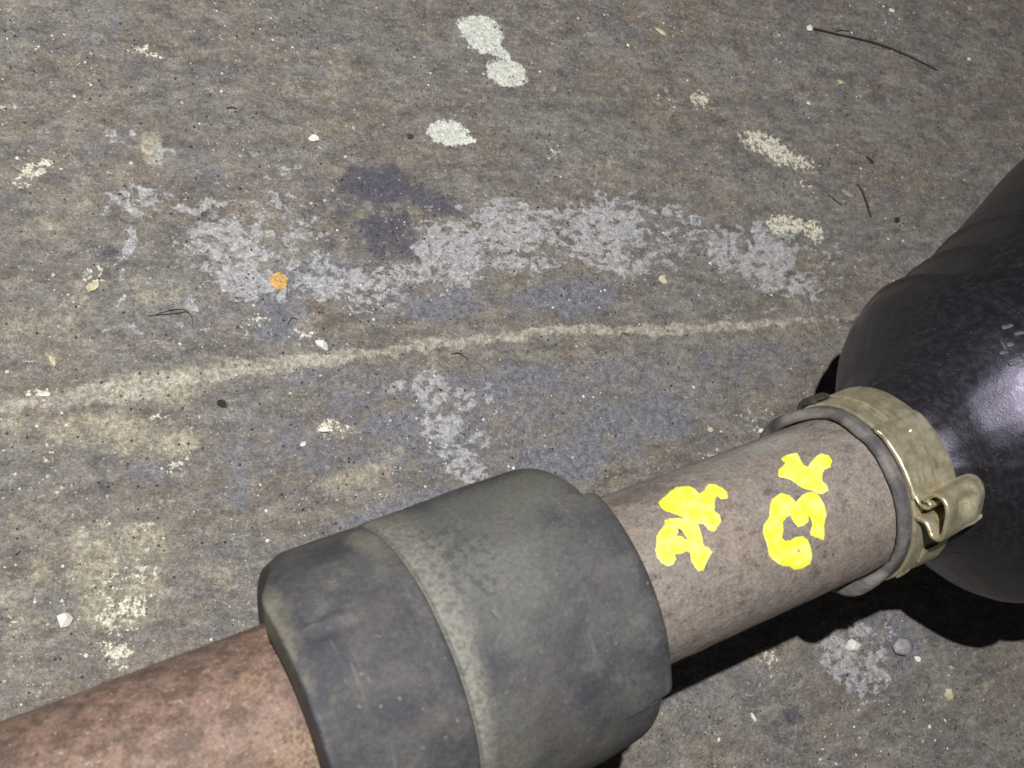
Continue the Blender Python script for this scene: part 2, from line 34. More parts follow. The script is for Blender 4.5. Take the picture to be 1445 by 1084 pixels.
# ------------------------------------------------------------------ helpers
def mesh_np(name, V, F, mat, parent=None, smooth=True):
    me = bpy.data.meshes.new(name); me.from_pydata([tuple(map(float, v)) for v in V], [], F)
    me.materials.append(mat)
    if smooth: me.polygons.foreach_set('use_smooth', [True] * len(me.polygons))
    me.update(); o = bpy.data.objects.new(name, me); C.objects.link(o)
    if parent: o.parent = parent
    return o
def grid_mesh(name, X, mat, parent=None, closed_u=False, attr=None, keep=None, smooth=True):
    """X: (nu, nv, 3) array of points; closed_u joins the last row to the first."""
    nu, nv = X.shape[:2]
    i = np.arange(nu if closed_u else nu - 1)[:, None]; j = np.arange(nv - 1)[None, :]
    i2 = (i + 1) % nu
    Q = np.stack([i * nv + j, i2 * nv + j, i2 * nv + j + 1, i * nv + j + 1], -1)
    if keep is not None: Q = Q[keep]
    Q = Q.reshape(-1, 4)
    used = np.unique(Q); rm = np.zeros(nu * nv, int); rm[used] = np.arange(len(used)); Q = rm[Q]
    P = X.reshape(-1, 3)[used]
    me = bpy.data.meshes.new(name)
    me.vertices.add(len(P)); me.vertices.foreach_set('co', P.astype(np.float32).ravel())
    me.loops.add(Q.size); me.loops.foreach_set('vertex_index', Q.astype(np.int32).ravel())
    me.polygons.add(len(Q)); me.polygons.foreach_set('loop_start', np.arange(0, Q.size, 4, dtype=np.int32))
    me.update(calc_edges=True); me.validate()
    if smooth: me.polygons.foreach_set('use_smooth', np.ones(len(Q), bool))
    if attr:
        for k, A in attr.items():
            A = A.reshape(nu * nv, -1)[used].astype(np.float32)
            if A.shape[1] == 3:
                at = me.attributes.new(k, 'FLOAT_VECTOR', 'POINT'); at.data.foreach_set('vector', A.ravel())
            else:
                at = me.attributes.new(k, 'FLOAT_COLOR', 'POINT'); at.data.foreach_set('color', A.ravel())
    me.materials.append(mat); me.update()
    o = bpy.data.objects.new(name, me); C.objects.link(o)
    if parent: o.parent = parent
    return o
def tag(o, label=None, cat=None, group=None, kind=None):
    for k, v in (('label', label), ('category', cat), ('group', group), ('kind', kind)):
        if v: o[k] = v
    return o
def sstep(a, b, x):
    t = np.clip((x - a) / (b - a), 0, 1); return t * t * (3 - 2 * t)
def vnoise(x, y, seed=0):
    """value noise on arrays"""
    xi = np.floor(x).astype(np.int64); yi = np.floor(y).astype(np.int64); fx = x - xi; fy = y - yi
    fx = fx * fx * (3 - 2 * fx); fy = fy * fy * (3 - 2 * fy)
    def h(a, b):
        n = (a * 374761393 + b * 668265263 + seed * 974634777) & 0xffffffff
        n = ((n ^ (n >> 13)) * 1274126177) & 0xffffffff
        return ((n ^ (n >> 16)) & 0xffff) / 65535.0
    return (h(xi, yi) * (1 - fx) + h(xi + 1, yi) * fx) * (1 - fy) + (h(xi, yi + 1) * (1 - fx) + h(xi + 1, yi + 1) * fx) * fy
def fbm(x, y, seed=0, o=4):
    s = 0; a = .5; t = 0
    for k in range(o): s = s + a * vnoise(x * 2 ** k, y * 2 ** k, seed + k); t += a; a *= .5
    return s / t

class N:
    """small node-tree writer"""
    def __init__(s, name):
        s.m = bpy.data.materials.new(name); s.m.use_nodes = True; s.t = s.m.node_tree; s.t.nodes.clear()
        s.out = s.t.nodes.new('ShaderNodeOutputMaterial'); s.b = s.t.nodes.new('ShaderNodeBsdfPrincipled')
        s.t.links.new(s.b.outputs[0], s.out.inputs[0])
    def set(s, inp, v):
        if isinstance(v, bpy.types.NodeSocket): s.t.links.new(v, inp)
        elif isinstance(v, (tuple, list)) and len(v) == 3 and len(inp.default_value) == 4: inp.default_value = (*v, 1)
        else: inp.default_value = v
    def P(s, k, v): s.set(s.b.inputs[k], v); return s
    def n(s, typ, ins={}, out=0, **kw):
        x = s.t.nodes.new(typ)
        for k, v in kw.items(): setattr(x, k, v)
        for k, v in ins.items(): s.set(x.inputs[k], v)
        return x.outputs[out]
    def m_(s, op, a, b=0.0, c=0.0, clamp=False):
        x = s.t.nodes.new('ShaderNodeMath'); x.operation = op; x.use_clamp = clamp
        for i, v in enumerate((a, b, c)): s.set(x.inputs[i], v)
        return x.outputs[0]
    def sm(s, x, a, b, lo=0.0, hi=1.0):
        r = s.t.nodes.new('ShaderNodeMapRange'); r.interpolation_type = 'SMOOTHSTEP'
        s.set(r.inputs['Value'], x); r.inputs['From Min'].default_value = a; r.inputs['From Max'].default_value = b
        r.inputs['To Min'].default_value = lo; r.inputs['To Max'].default_value = hi
        return r.outputs['Result']
    def mix(s, f, a, b, blend='MIX'):
        x = s.t.nodes.new('ShaderNodeMix'); x.data_type = 'RGBA'; x.blend_type = blend; x.clamp_factor = True
        s.set(x.inputs[0], f); s.set(x.inputs[6], a); s.set(x.inputs[7], b); return x.outputs[2]
    def noise(s, v, scale, detail=4, rough=.55, out=0, dist=0.0):
        return s.n('ShaderNodeTexNoise', {'Vector': v, 'Scale': scale, 'Detail': detail, 'Roughness': rough, 'Distortion': dist}, out)
    def map(s, v, scale=(1, 1, 1), rot=(0, 0, 0), loc=(0, 0, 0)):
        x = s.t.nodes.new('ShaderNodeMapping'); s.set(x.inputs[0], v); x.inputs[1].default_value = loc; x.inputs[2].default_value = rot; x.inputs[3].default_value = scale
        return x.outputs[0]
    def obj(s): return s.n('ShaderNodeTexCoord', out=3)
    def attr(s, name, out): return s.n('ShaderNodeAttribute', out=out, attribute_name=name)
    def bump(s, h, dist, strength=1.0, prev=None):
        i = {'Height': h, 'Distance': dist, 'Strength': strength}
        if prev: i['Normal'] = prev
        return s.n('ShaderNodeBump', i)
    def blob(s, v, cx, cy, rx, ry, e0=.5, e1=1.4, rough=None):
        """soft ellipse mask in the xy of vector v"""
        q = s.map(v, (1 / rx, 1 / ry, 0), loc=(-cx / rx, -cy / ry, 0))
        d = s.n('ShaderNodeVectorMath', {0: q}, 1, operation='LENGTH')
        if rough is not None: d = s.m_('ADD', d, rough)
        return s.sm(d, e1, e0)

# ------------------------------------------------------------------ materials
def mat_floor():
    s = N('stained_concrete'); P = s.map(s.obj(), (1000, 1000, 1000), rot=(0, 0, math.radians(16)))
    Pa = s.map(P, (1, 2.1, 1))
    A, B = s.attr('mask_a', 0), s.attr('mask_b', 0)
    sa = s.t.nodes.new('ShaderNodeSeparateColor'); s.set(sa.inputs[0], A)
    sb = s.t.nodes.new('ShaderNodeSeparateColor'); s.set(sb.inputs[0], B)
    aa = s.attr('mask_a', 3); ba = s.attr('mask_b', 3)
    m = [sa.outputs[0], sa.outputs[1], sa.outputs[2], aa, sb.outputs[0], sb.outputs[1], sb.outputs[2], ba]
    big = s.noise(Pa, .016, 3); mid = s.noise(Pa, .06, 5, .6); mid2 = s.noise(s.map(Pa, loc=(90, 40, 0)), .11, 5, .6)
    sml = s.noise(P, .45, 5, .65); fine = s.noise(P, 1.9, 4, .7); crust = s.noise(s.map(P, (1, 1.35, 1), loc=(31, 17, 0)), .23, 9, .70, dist=.35)
    crust2 = s.noise(s.map(P, loc=(-50, 70, 0)), .55, 6, .7, dist=.2)
    col = s.mix(s.sm(big, .38, .62), (.202, .170, .138), (.192, .181, .162))
    col = s.mix(s.sm(mid, .44, .62, 0, .75), col, (.158, .152, .156))
    col = s.mix(s.sm(mid2, .50, .64, 0, .7), col, (.278, .258, .226))
    col = s.mix(s.sm(mid2, .48, .34, 0, .7), col, (.108, .099, .092))
    mot = s.noise(s.map(Pa, (1, .8, 1), loc=(70, 21, 0)), .035, 7, .68)
    col = s.mix(s.sm(mot, .52, .64, 0, .55), col, (.265, .250, .225)); col = s.mix(s.sm(mot, .47, .36, 0, .5), col, (.120, .112, .110))
    blot = s.noise(s.map(Pa, loc=(14, -33, 0)), .30, 7, .72)
    col = s.mix(s.sm(blot, .54, .64, 0, .6), col, (.31, .285, .245)); col = s.mix(s.sm(blot, .46, .35, 0, .6), col, (.105, .096, .092))
    # faint stains with their own shapes
    def lay(mask, amp, nz, thr, wd, c, op=1.0, blend='MIX'):
        nonlocal col
        f = s.m_('ADD', mask, s.m_('MULTIPLY', s.m_('SUBTRACT', nz, .5), amp))
        f = s.m_('MULTIPLY', s.sm(f, thr - wd, thr + wd), op); col = s.mix(f, col, c, blend); return f
    lay(m[3], 2.0, s.noise(P, .12, 6, .7), .52, .34, s.mix(s.sm(sml, .35, .65), (.150, .152, .182), (.205, .208, .235)), .86)
    lay(m[4], 2.2, s.noise(P, .16, 6, .7), .52, .30, (.078, .076, .104), .85)
    lay(m[2], 2.6, s.noise(P, .11, 8, .75), .56, .40, s.mix(s.sm(crust2, .4, .62), (.310, .275, .190), (.58, .54, .41)), .72)
    lay(m[5], 2.4, s.noise(s.map(P, (1, .8, 1)), .20, 8, .75), .50, .24, s.mix(s.sm(crust2, .38, .6), (.30, .275, .225), (.58, .54, .45)), .68)
    f0 = lay(m[0], 4.2, crust, .70, .16, s.mix(s.sm(sml, .3, .7), (.35, .347, .357), (.47, .468, .478)), .88)
    f1 = lay(m[1], 4.0, crust2, .70, .12, s.mix(s.sm(fine, .35, .6), (.52, .49, .38), (.80, .76, .63)), .92)
    f6 = lay(m[6], 2.4, crust2, .55, .12, s.mix(s.sm(crust2, .35, .6), (.60, .61, .54), (.74, .76, .70)), .93)
    f7 = lay(m[7], 1.4, crust2, .55, .08, (.72, .42, .12), .9)
    # scattered pale scabs
    sc1 = s.m_('MULTIPLY', s.sm(s.noise(s.map(P, loc=(7, 3, 0)), .10, 8, .72), .60, .68), s.sm(crust, .46, .56)); col = s.mix(s.m_('MULTIPLY', sc1, .65), col, (.46, .44, .39))
    # grain: dark and pale grains of sand bedded in the surface
    v1 = s.n('ShaderNodeTexVoronoi', {'Vector': P, 'Scale': .75, 'Randomness': 1.0}); vc = s.n('ShaderNodeTexVoronoi', {'Vector': P, 'Scale': .75, 'Randomness': 1.0}, 1)
    sv = s.t.nodes.new('ShaderNodeSeparateColor'); s.set(sv.inputs[0], vc)
    rad = s.sm(sv.outputs[1], .45, 1.0, .05, .33)
    dk = s.m_('MULTIPLY', s.sm(s.m_('SUBTRACT', v1, rad), .03, -.03), s.sm(sv.outputs[0], .80, .82)); col = s.mix(s.m_('MULTIPLY', dk, .85), col, (.035, .030, .026))
    v2 = s.n('ShaderNodeTexVoronoi', {'Vector': s.map(P, loc=(5.5, 2.2, 0)), 'Scale': 1.1, 'Randomness': 1.0}); vc2 = s.n('ShaderNodeTexVoronoi', {'Vector': s.map(P, loc=(5.5, 2.2, 0)), 'Scale': 1.1, 'Randomness': 1.0}, 1)
    sv2 = s.t.nodes.new('ShaderNodeSeparateColor'); s.set(sv2.inputs[0], vc2)
    lt = s.m_('MULTIPLY', s.sm(s.m_('SUBTRACT', v2, s.sm(sv2.outputs[1], .4, 1., .08, .32)), .04, -.04), s.sm(sv2.outputs[0], .84, .86)); col = s.mix(s.m_('MULTIPLY', lt, .75), col, (.60, .56, .47))
    def cell(sc__, off):
        x = s.n('ShaderNodeTexVoronoi', {'Vector': s.map(P, loc=off), 'Scale': sc__, 'Randomness': 1.0}, 1); q = s.t.nodes.new('ShaderNodeSeparateColor'); s.set(q.inputs[0], x); return q.outputs[0]
    cl = s.m_('ADD', s.m_('MULTIPLY', cell(1.5, (3, 1, 0)), .5), s.m_('MULTIPLY', cell(3.1, (7, 9, 0)), .5))
    g = s.m_('ADD', s.sm(cl, .0, 1.0, .72, 1.28), s.m_('MULTIPLY', s.m_('SUBTRACT', sml, .5), 1.0))
    g2 = s.sm(fine, .2, .8, .75, 1.25)
    col = s.mix(1.0, col, s.n('ShaderNodeCombineColor', {0: s.m_('MULTIPLY', g, g2), 1: s.m_('MULTIPLY', g, g2), 2: s.m_('MULTIPLY', g, g2)}), 'MULTIPLY')
    s.P('Base Color', col).P('Roughness', s.sm(sml, .3, .7, .62, .85)).P('Specular IOR Level', .35)
    h = s.m_('ADD', s.m_('MULTIPLY', s.m_('ADD', fine, s.m_('MULTIPLY', cl, .5)), .22), s.m_('MULTIPLY', sml, .55))
    h = s.m_('ADD', h, s.m_('MULTIPLY', s.m_('ADD', s.m_('ADD', f0, f1), f6), .10)); h = s.m_('ADD', h, s.m_('MULTIPLY', mid2, 1.4))
    h = s.m_('SUBTRACT', h, s.m_('MULTIPLY', dk, .12)); h = s.m_('ADD', h, s.m_('MULTIPLY', lt, .18))
    s.P('Normal', s.bump(h, .0008, 1.0)); return s.m

def mat_tube():
    s = N('rusty_steel'); P = s.attr('cyl', 1)
    a = s.noise(P, .05, 4, .6); b = s.noise(s.map(P, (1, 1.3, 1)), .22, 6, .7); c = s.noise(P, 1.1, 5, .7); d = s.noise(P, 3.2, 3, .6)
    sx = s.t.nodes.new('ShaderNodeSeparateXYZ'); s.set(sx.inputs[0], P)
    left = s.sm(s.m_('ADD', sx.outputs[0], s.m_('MULTIPLY', b, 20)), -25, -75)
    col = s.mix(s.sm(a, .35, .65), (.240, .200, .170), (.220, .196, .178))
    col = s.mix(s.sm(b, .45, .68, 0, .7), col, (.300, .245, .200)); col = s.mix(s.sm(b, .46, .32, 0, .75), col, (.120, .092, .078))
    col = s.mix(s.m_('MULTIPLY', left, .8), col, s.mix(s.sm(s.noise(P, .20, 7, .74), .40, .60), (.088, .048, .034), (.225, .138, .105)))
    col = s.mix(s.m_('MULTIPLY', left, s.sm(s.noise(s.map(P, loc=(40, 9, 0)), .10, 8, .75), .53, .66, 0, .75)), col, (.25, .160, .095))
    # worn, lighter spot close to the damper
    nb = s.m_('MULTIPLY', s.m_('SUBTRACT', b, .5), 1.6)
    k = s.blob(P, -84.5, -9, 9, 9, .3, 1.5, nb); col = s.mix(s.m_('MULTIPLY', k, s.sm(c, .38, .6, .1, .85)), col, (.30, .21, .135))
    k = s.blob(P, -91, -10, 4.2, 3.4, .3, 1.3, nb); col = s.mix(s.m_('MULTIPLY', k, .8), col, (.62, .50, .50))
    # grey wiped dust along the upper side
    k = s.blob(P, 56, 25, 10, 4, .2, 1.5, nb); col = s.mix(s.m_('MULTIPLY', k, .65), col, (.40, .39, .37))
    k = s.blob(P, 36, 24, 16, 6, .2, 1.5, nb); col = s.mix(s.m_('MULTIPLY', k, .45), col, (.26, .25, .23))
    k = s.blob(P, 12, 24, 14, 4, .2, 1.5, nb); col = s.mix(s.m_('MULTIPLY', k, .5), col, (.095, .070, .055))
    sp = s.sm(s.noise(P, .70, 4, .6), .63, .70, 0, .75); col = s.mix(sp, col, (.42, .36, .28))
    pt = s.sm(s.noise(s.map(P, loc=(5, 60, 0)), .55, 5, .65), .62, .68, 0, .7); col = s.mix(pt, col, (.085, .062, .052))
    g = s.m_('MULTIPLY', s.sm(c, .2, .8, .66, 1.34), s.sm(d, .2, .8, .78, 1.22))
    col = s.mix(1.0, col, s.n('ShaderNodeCombineColor', {0: g, 1: g, 2: g}), 'MULTIPLY')
    s.P('Base Color', col).P('Roughness', s.sm(b, .3, .7, .5, .75)).P('Metallic', .08).P('Specular IOR Level', .4)
    h = s.m_('ADD', s.m_('ADD', s.m_('MULTIPLY', c, .45), s.m_('MULTIPLY', b, 1.3)), s.m_('ADD', s.m_('MULTIPLY', d, .15), s.m_('SUBTRACT', s.m_('MULTIPLY', sp, .25), s.m_('MULTIPLY', pt, .3))))
    s.P('Normal', s.bump(h, .00035, .9)); return s.m

def mat_damper():
    s = N('dusty_rubber'); P = s.attr('cyl', 1)
    sx = s.t.nodes.new('ShaderNodeSeparateXYZ'); s.set(sx.inputs[0], P); S_, A_ = sx.outputs[0], sx.outputs[1]
    a = s.noise(P, .045, 5, .6); b = s.noise(P, .16, 6, .68); c = s.noise(P, .9, 5, .7); d = s.noise(P, 3.5, 3, .6)
    col = s.mix(s.sm(a, .40, .60), (.046, .046, .053), (.080, .079, .079))
    br_ = s.noise(s.map(P, loc=(11, 5, 0)), .07, 5, .65); col = s.mix(s.sm(br_, .50, .64, 0, .55), col, (.094, .086, .083)); col = s.mix(s.sm(b, .5, .68, 0, .6), col, (.118, .116, .105)); col = s.mix(s.sm(b, .45, .3, 0, .5), col, (.040, .039, .044))
    nb = s.m_('MULTIPLY', s.m_('SUBTRACT', b, .5), 9)
    # pale dust gathered along the step and wiped over the upper side
    wd = s.sm(A_, -30, 42, 2.2, 9.0); t = s.m_('DIVIDE', s.m_('ADD', s.m_('ADD', S_, 53.0), s.m_('MULTIPLY', nb, .75)), wd)
    band = s.m_('MULTIPLY', s.m_('MULTIPLY', s.sm(t, 1.5, .25), s.sm(S_, -53.6, -53.1)), s.sm(s.noise(s.map(P, loc=(2, 6, 0)), .10, 4, .6), .30, .55, .35, 1.0)); col = s.mix(s.m_('MULTIPLY', band, s.sm(c, .3, .6, .35, .75)), col, (.235, .230, .190))
    n2 = s.m_('MULTIPLY', s.m_('SUBTRACT', b, .5), 2.2)
    k = s.blob(P, -37, 16, 17, 15, .2, 1.4, n2); col = s.mix(s.m_('MULTIPLY', k, .55), col, (.155, .155, .138))
    k = s.blob(P, -22, 36, 26, 12, .2, 1.4, n2); col = s.mix(s.m_('MULTIPLY', k, .65), col, (.135, .135, .115))
    k = s.blob(P, -57, 38, 4, 9, .3, 1.3, n2); col = s.mix(s.m_('MULTIPLY', k, .6), col, (.185, .185, .145))
    k = s.blob(P, -84, 34, 4.5, 22, .3, 1.3, n2); col = s.mix(s.m_('MULTIPLY', k, .8), col, (.165, .152, .115))
    k = s.blob(P, -47, -26, 7, 14, .2, 1.5, n2); col = s.mix(s.m_('MULTIPLY', k, .55), col, (.155, .152, .12))
    k = s.blob(P, -28, -32, 20, 10, .2, 1.5, n2); col = s.mix(s.m_('MULTIPLY', k, .35), col, (.11, .105, .09))
    ch = s.noise(s.map(P, (1, 1, 1), loc=(3, 8, 0)), .42, 3, .5); k = s.blob(P, -42, 20, 10, 12, .5, 1.3, n2)
    col = s.mix(s.m_('MULTIPLY', s.m_('MULTIPLY', k, s.sm(ch, .50, .60)), .6), col, (.055, .057, .064))
    sc_ = s.m_('MULTIPLY', s.sm(s.noise(s.map(P, (1.5, .07, 1), rot=(0, 0, .5)), 1.0, 3, .5), .64, .70), s.sm(s.noise(s.map(P, loc=(31, 5, 0)), .08, 3, .5), .50, .6)); col = s.mix(s.m_('MULTIPLY', sc_, .4), col, (.17, .165, .15))
    sp = s.sm(s.noise(P, .55, 3, .5), .70, .75, 0, .55); col = s.mix(sp, col, (.22, .20, .16))
    g = s.m_('MULTIPLY', s.sm(c, .2, .8, .75, 1.25), s.sm(d, .2, .8, .8, 1.2))
    col = s.mix(1.0, col, s.n('ShaderNodeCombineColor', {0: g, 1: g, 2: g}), 'MULTIPLY')
    s.P('Base Color', col).P('Roughness', s.sm(b, .3, .7, .55, .8)).P('Specular IOR Level', .35)
    h = s.m_('ADD', s.m_('ADD', s.m_('MULTIPLY', c, .45), s.m_('MULTIPLY', d, .2)), s.m_('MULTIPLY', b, 1.1)); s.P('Normal', s.bump(h, .00026, .95)); return s.m

def mat_boot(name='black_rubber', base=(.0105, .0100, .0115), tone=1.0):
    s = N(name); P = s.attr('cyl', 1)
    st = s.noise(s.map(P, (.10, .45, 1), rot=(0, 0, math.radians(-28))), 1.0, 6, .65); b = s.noise(P, .13, 6, .65); c = s.noise(P, 1.4, 5, .7); d = s.noise(P, 4.0, 3, .6)
    col = s.mix(s.sm(st, .42, .68, 0, .8), base, (base[0] * 2.1, base[1] * 2.1, base[2] * 2.1))
    col = s.mix(s.sm(b, .55, .72, 0, .35), col, (.032, .031, .032))
    scr = s.m_('MULTIPLY', s.sm(s.noise(s.map(P, (.06, 1.6, 1), rot=(0, 0, math.radians(35))), 1.0, 3, .5), .66, .70), s.sm(s.noise(s.map(P, loc=(20, 5, 0)), .12, 3, .5), .52, .6)); col = s.mix(s.m_('MULTIPLY', scr, .5), col, (.12, .115, .12))
    sp = s.sm(s.noise(P, .8, 3, .5), .72, .76, 0, .5); col = s.mix(sp, col, (.16, .15, .14))
    sx = s.t.nodes.new('ShaderNodeSeparateXYZ'); s.set(sx.inputs[0], P)
    lip = s.sm(s.m_('ADD', sx.outputs[0], s.m_('MULTIPLY', b, 1.0)), 80.4, 79.6)
    col = s.mix(lip, col, s.mix(s.sm(b, .38, .62), (.082, .075, .078), (.175, .165, .148)))
    s.P('Base Color', col).P('Roughness', s.m_('ADD', s.sm(st, .3, .7, .29, .40), s.m_('ADD', s.m_('MULTIPLY', lip, .3), s.m_('MULTIPLY', s.m_('SUBTRACT', c, .5), .15)))).P('Specular IOR Level', s.sm(lip, 0, 1, 1.0, .40))
    s.P('IOR', 1.38); s.P('Specular Tint', (.80, .75, 1.0, 1))
    h = s.m_('ADD', s.m_('ADD', s.m_('MULTIPLY', c, .3), s.m_('MULTIPLY', st, .30)), s.m_('MULTIPLY', d, .22)); s.P('Normal', s.bump(h, .00017, .9)); return s.m

def mat_clamp():
    s = N('aged_zinc'); P = s.map(s.obj(), (1000, 1000, 1000))
    b = s.noise(P, .25, 6, .68); c = s.noise(P, 1.6, 5, .7); g = s.noise(s.map(P, loc=(9, 4, 1)), .6, 5, .7)
    col = s.mix(s.sm(b, .4, .64), (.56, .50, .335), (.72, .655, .47)); col = s.mix(s.sm(b, .42, .30, 0, .55), col, (.26, .22, .135))
    grime = s.sm(g, .62, .70); col = s.mix(s.m_('MULTIPLY', grime, .8), col, (.075, .062, .050)); sd_ = s.sm(s.noise(s.map(P, (2.2, .35, .35)), .5, 4, .6), .56, .66, 0, .45); col = s.mix(sd_, col, (.24, .20, .12))
    s.P('Base Color', col).P('Metallic', s.m_('SUBTRACT', .72, s.m_('MULTIPLY', grime, .5))).P('Roughness', s.m_('ADD', s.sm(b, .3, .7, .27, .42), s.m_('MULTIPLY', grime, .3)))
    s.P('Normal', s.bump(s.m_('ADD', s.m_('MULTIPLY', c, .3), b), .00015, .8)); return s.m

def mat_paint():
    s = N('yellow_paint'); P = s.map(s.obj(), (1000, 1000, 1000))
    b = s.noise(P, .35, 4, .6); c = s.noise(P, 2.0, 3, .6)
    col = s.mix(s.sm(b, .38, .64), (.80, .79, .05), (.88, .88, .20))
    s.P('Base Color', col).P('Roughness', .42).P('Normal', s.bump(s.m_('ADD', b, s.m_('MULTIPLY', c, .25)), .0002, .8)); return s.m

def mat_simple(name, c1, c2, rough=.7, sc_=.5, metal=0.0, bump=.0003):
    s = N(name); P = s.map(s.obj(), (1000, 1000, 1000)); b = s.noise(P, sc_, 5, .65)
    s.P('Base Color', s.mix(s.sm(b, .35, .65), c1, c2)).P('Roughness', rough).P('Metallic', metal).P('Normal', s.bump(b, bump, .8)); return s.m

# ------------------------------------------------------------------ floor
def spaced(lo, hi, st, far):
    core = np.arange(lo, hi + st, st); out = [core]; d = st; a = []; x = hi + st
    while x < far: d *= 1.45; x += d; a.append(x)
    b = []; x = lo; d = st
    while x > -far: d *= 1.45; x -= d; b.append(x)
    return np.concatenate([np.array(b[::-1]), core, np.array(a)])
gx = spaced(-150, 365, .85, 2500); gy = spaced(-140, 240, .85, 2500)
GX, GY = np.meshgrid(gx, gy, indexing='ij')
masks = np.zeros((8,) + GX.shape, np.float32)
for ch, cx, cy, ux, uy, vx, vy, rot, a, soft in [t if len(t) == 10 else t for t in [(q[0], q[1], q[2], q[3], q[4], q[5], q[6], 0, q[7], q[8]) for q in STAINS]]:
    det = ux * vy - uy * vx
    if abs(det) < 1e-6: continue
    dx = GX - cx; dy = GY - cy
    p = (dx * vy - dy * vx) / det; q = (-dx * uy + dy * ux) / det
    d = np.sqrt(p * p + q * q)
    near = d < 2.2
    if not near.any(): continue
    d = d + (fbm(GX / 7, GY / 7, int(ch) + 3, 3) - .5) * (.35 if ch > 5 else .8)
    masks[ch] = np.maximum(masks[ch], a * sstep(1 + soft, 1 - soft, d))
# the raised seam that crosses the floor
rx = np.array([p[0] for p in RIDGE]); ry = np.array([p[1] for p in RIDGE])
dm = np.full(GX.shape, 1e9); sx_ = np.full(GX.shape, 0.0)
for k in range(len(rx) - 1):
    ex, ey = rx[k + 1] - rx[k], ry[k + 1] - ry[k]; L2 = ex * ex + ey * ey
    t = np.clip(((GX - rx[k]) * ex + (GY - ry[k]) * ey) / L2, 0, 1)
    px, py = GX - rx[k] - t * ex, GY - ry[k] - t * ey
    dd = np.sqrt(px * px + py * py); sg = np.sign(ex * py - ey * px)
    m = dd < dm; sx_ = np.where(m, dd * sg, sx_); dm = np.minimum(dm, dd)
wob = (fbm(GX / 5, GY / 5, 41, 4) - .5) * 3.6; sd = sx_ + wob
vary = .30 + 1.15 * fbm(GX / 26, GY / 26, 77, 2)
masks[5] = np.maximum(masks[5], np.exp(-(sd / (1.9 + 1.0 * sstep(20, -60, GX))) ** 2) * np.clip(vary, 0, 1.15) * (.35 + .65 * sstep(200, 130, GX)) * sstep(300, 260, GX))
Z = .75 * np.exp(-(sd / 1.7) ** 2) - .28 * np.exp(-((sd + 3.4) / 2.0) ** 2)
Z += (fbm(GX / 30, GY / 45, 5, 4) - .5) * 1.1 + (fbm(GX / 5, GY / 5, 9, 3) - .5) * .22
Z += masks[0] * .05 + masks[6] * .12 + masks[7] * .25
Z *= sstep(420, 300, np.maximum(np.abs(GX - 105), np.abs(GY - 50)))
def zfloor(x, y):
    i = np.searchsorted(gx, x); j = np.searchsorted(gy, y); return float(Z[i, j]) / 1000
X = np.stack([GX / 1000, GY / 1000, Z / 1000], -1)
fa = np.stack([masks[0], masks[1], masks[2], masks[3]], -1); fb = np.stack([masks[4], masks[5], masks[6], masks[7]], -1)
floor = grid_mesh('floor', X, mat_floor(), attr={'mask_a': fa, 'mask_b': fb}); tag(floor, 'grimy brown-grey concrete floor with flaking pale paint patches and a raised seam', kind='structure')

# ------------------------------------------------------------------ drive shaft
root = bpy.data.objects.new('drive_shaft', None); C.objects.link(root); root.location = (0, 0, 0); root.empty_display_size = .05
tag(root, 'rusty car drive shaft with rubber damper, black boot and yellow paint letters lying on floor', 'drive shaft')
M_tube, M_damp, M_boot, M_clamp, M_paint = mat_tube(), mat_damper(), mat_boot(), mat_clamp(), mat_paint()
def revolve(name, S, Rr, mat, parent, nth=256, th0=0., th1=2 * math.pi, fn=None, closed=True):
    """profile (s mm, r mm) turned about the shaft axis; theta 0 = up, + = +Y"""
    S = np.array(S, float); Rr = np.array(Rr, float)
    th = np.linspace(th0, th1, nth, endpoint=not closed)
    # seam at the underside
    if closed: th = th + math.pi
    T, SS = np.meshgrid(th, S, indexing='ij'); _, RR = np.meshgrid(th, Rr, indexing='ij')
    if fn: SS, RR = fn(SS, RR, T)
    X = np.stack([SS / 1000, RR * np.sin(T) / 1000, H + RR * np.cos(T) / 1000], -1)
    Tw = (T + math.pi) % (2 * math.pi) - math.pi
    cy = np.stack([SS, Tw * RR, RR], -1)
    return grid_mesh(name, X, mat, parent, closed_u=closed, attr={'cyl': cy})
def dense(pts, step=.8, rnd=True):
    """polyline profile resampled with rounded corners (Chaikin)"""
    p = np.array(pts, float)
    for _ in range(3 if rnd else 0):
        q = [p[0]]
        for k in range(len(p) - 1): q += [p[k] * .75 + p[k + 1] * .25, p[k] * .25 + p[k + 1] * .75]
        q.append(p[-1]); p = np.array(q)
    L = np.concatenate([[0], np.cumsum(np.linalg.norm(np.diff(p, axis=0), axis=1))])
    n = max(2, int(L[-1] / step) + 1); t = np.linspace(0, L[-1], n)
    return np.interp(t, L, p[:, 0]), np.interp(t, L, p[:, 1])

def tube_fn(S, R, T):
    a = (T + math.pi) % (2 * math.pi) - math.pi
    return S, R + (fbm(S / 6 + 50, a * 22 / 6 + 50, 13, 4) - .5) * .35 + (fbm(S / 1.6 + 90, a * 22 / 1.6 + 90, 17, 3) - .5) * .10
s_, r_ = dense([(-330, 22), (76, 22), (95, 22)], 1.0, False)
tube = revolve('shaft_tube', s_, r_, M_tube, root, 220, fn=tube_fn)

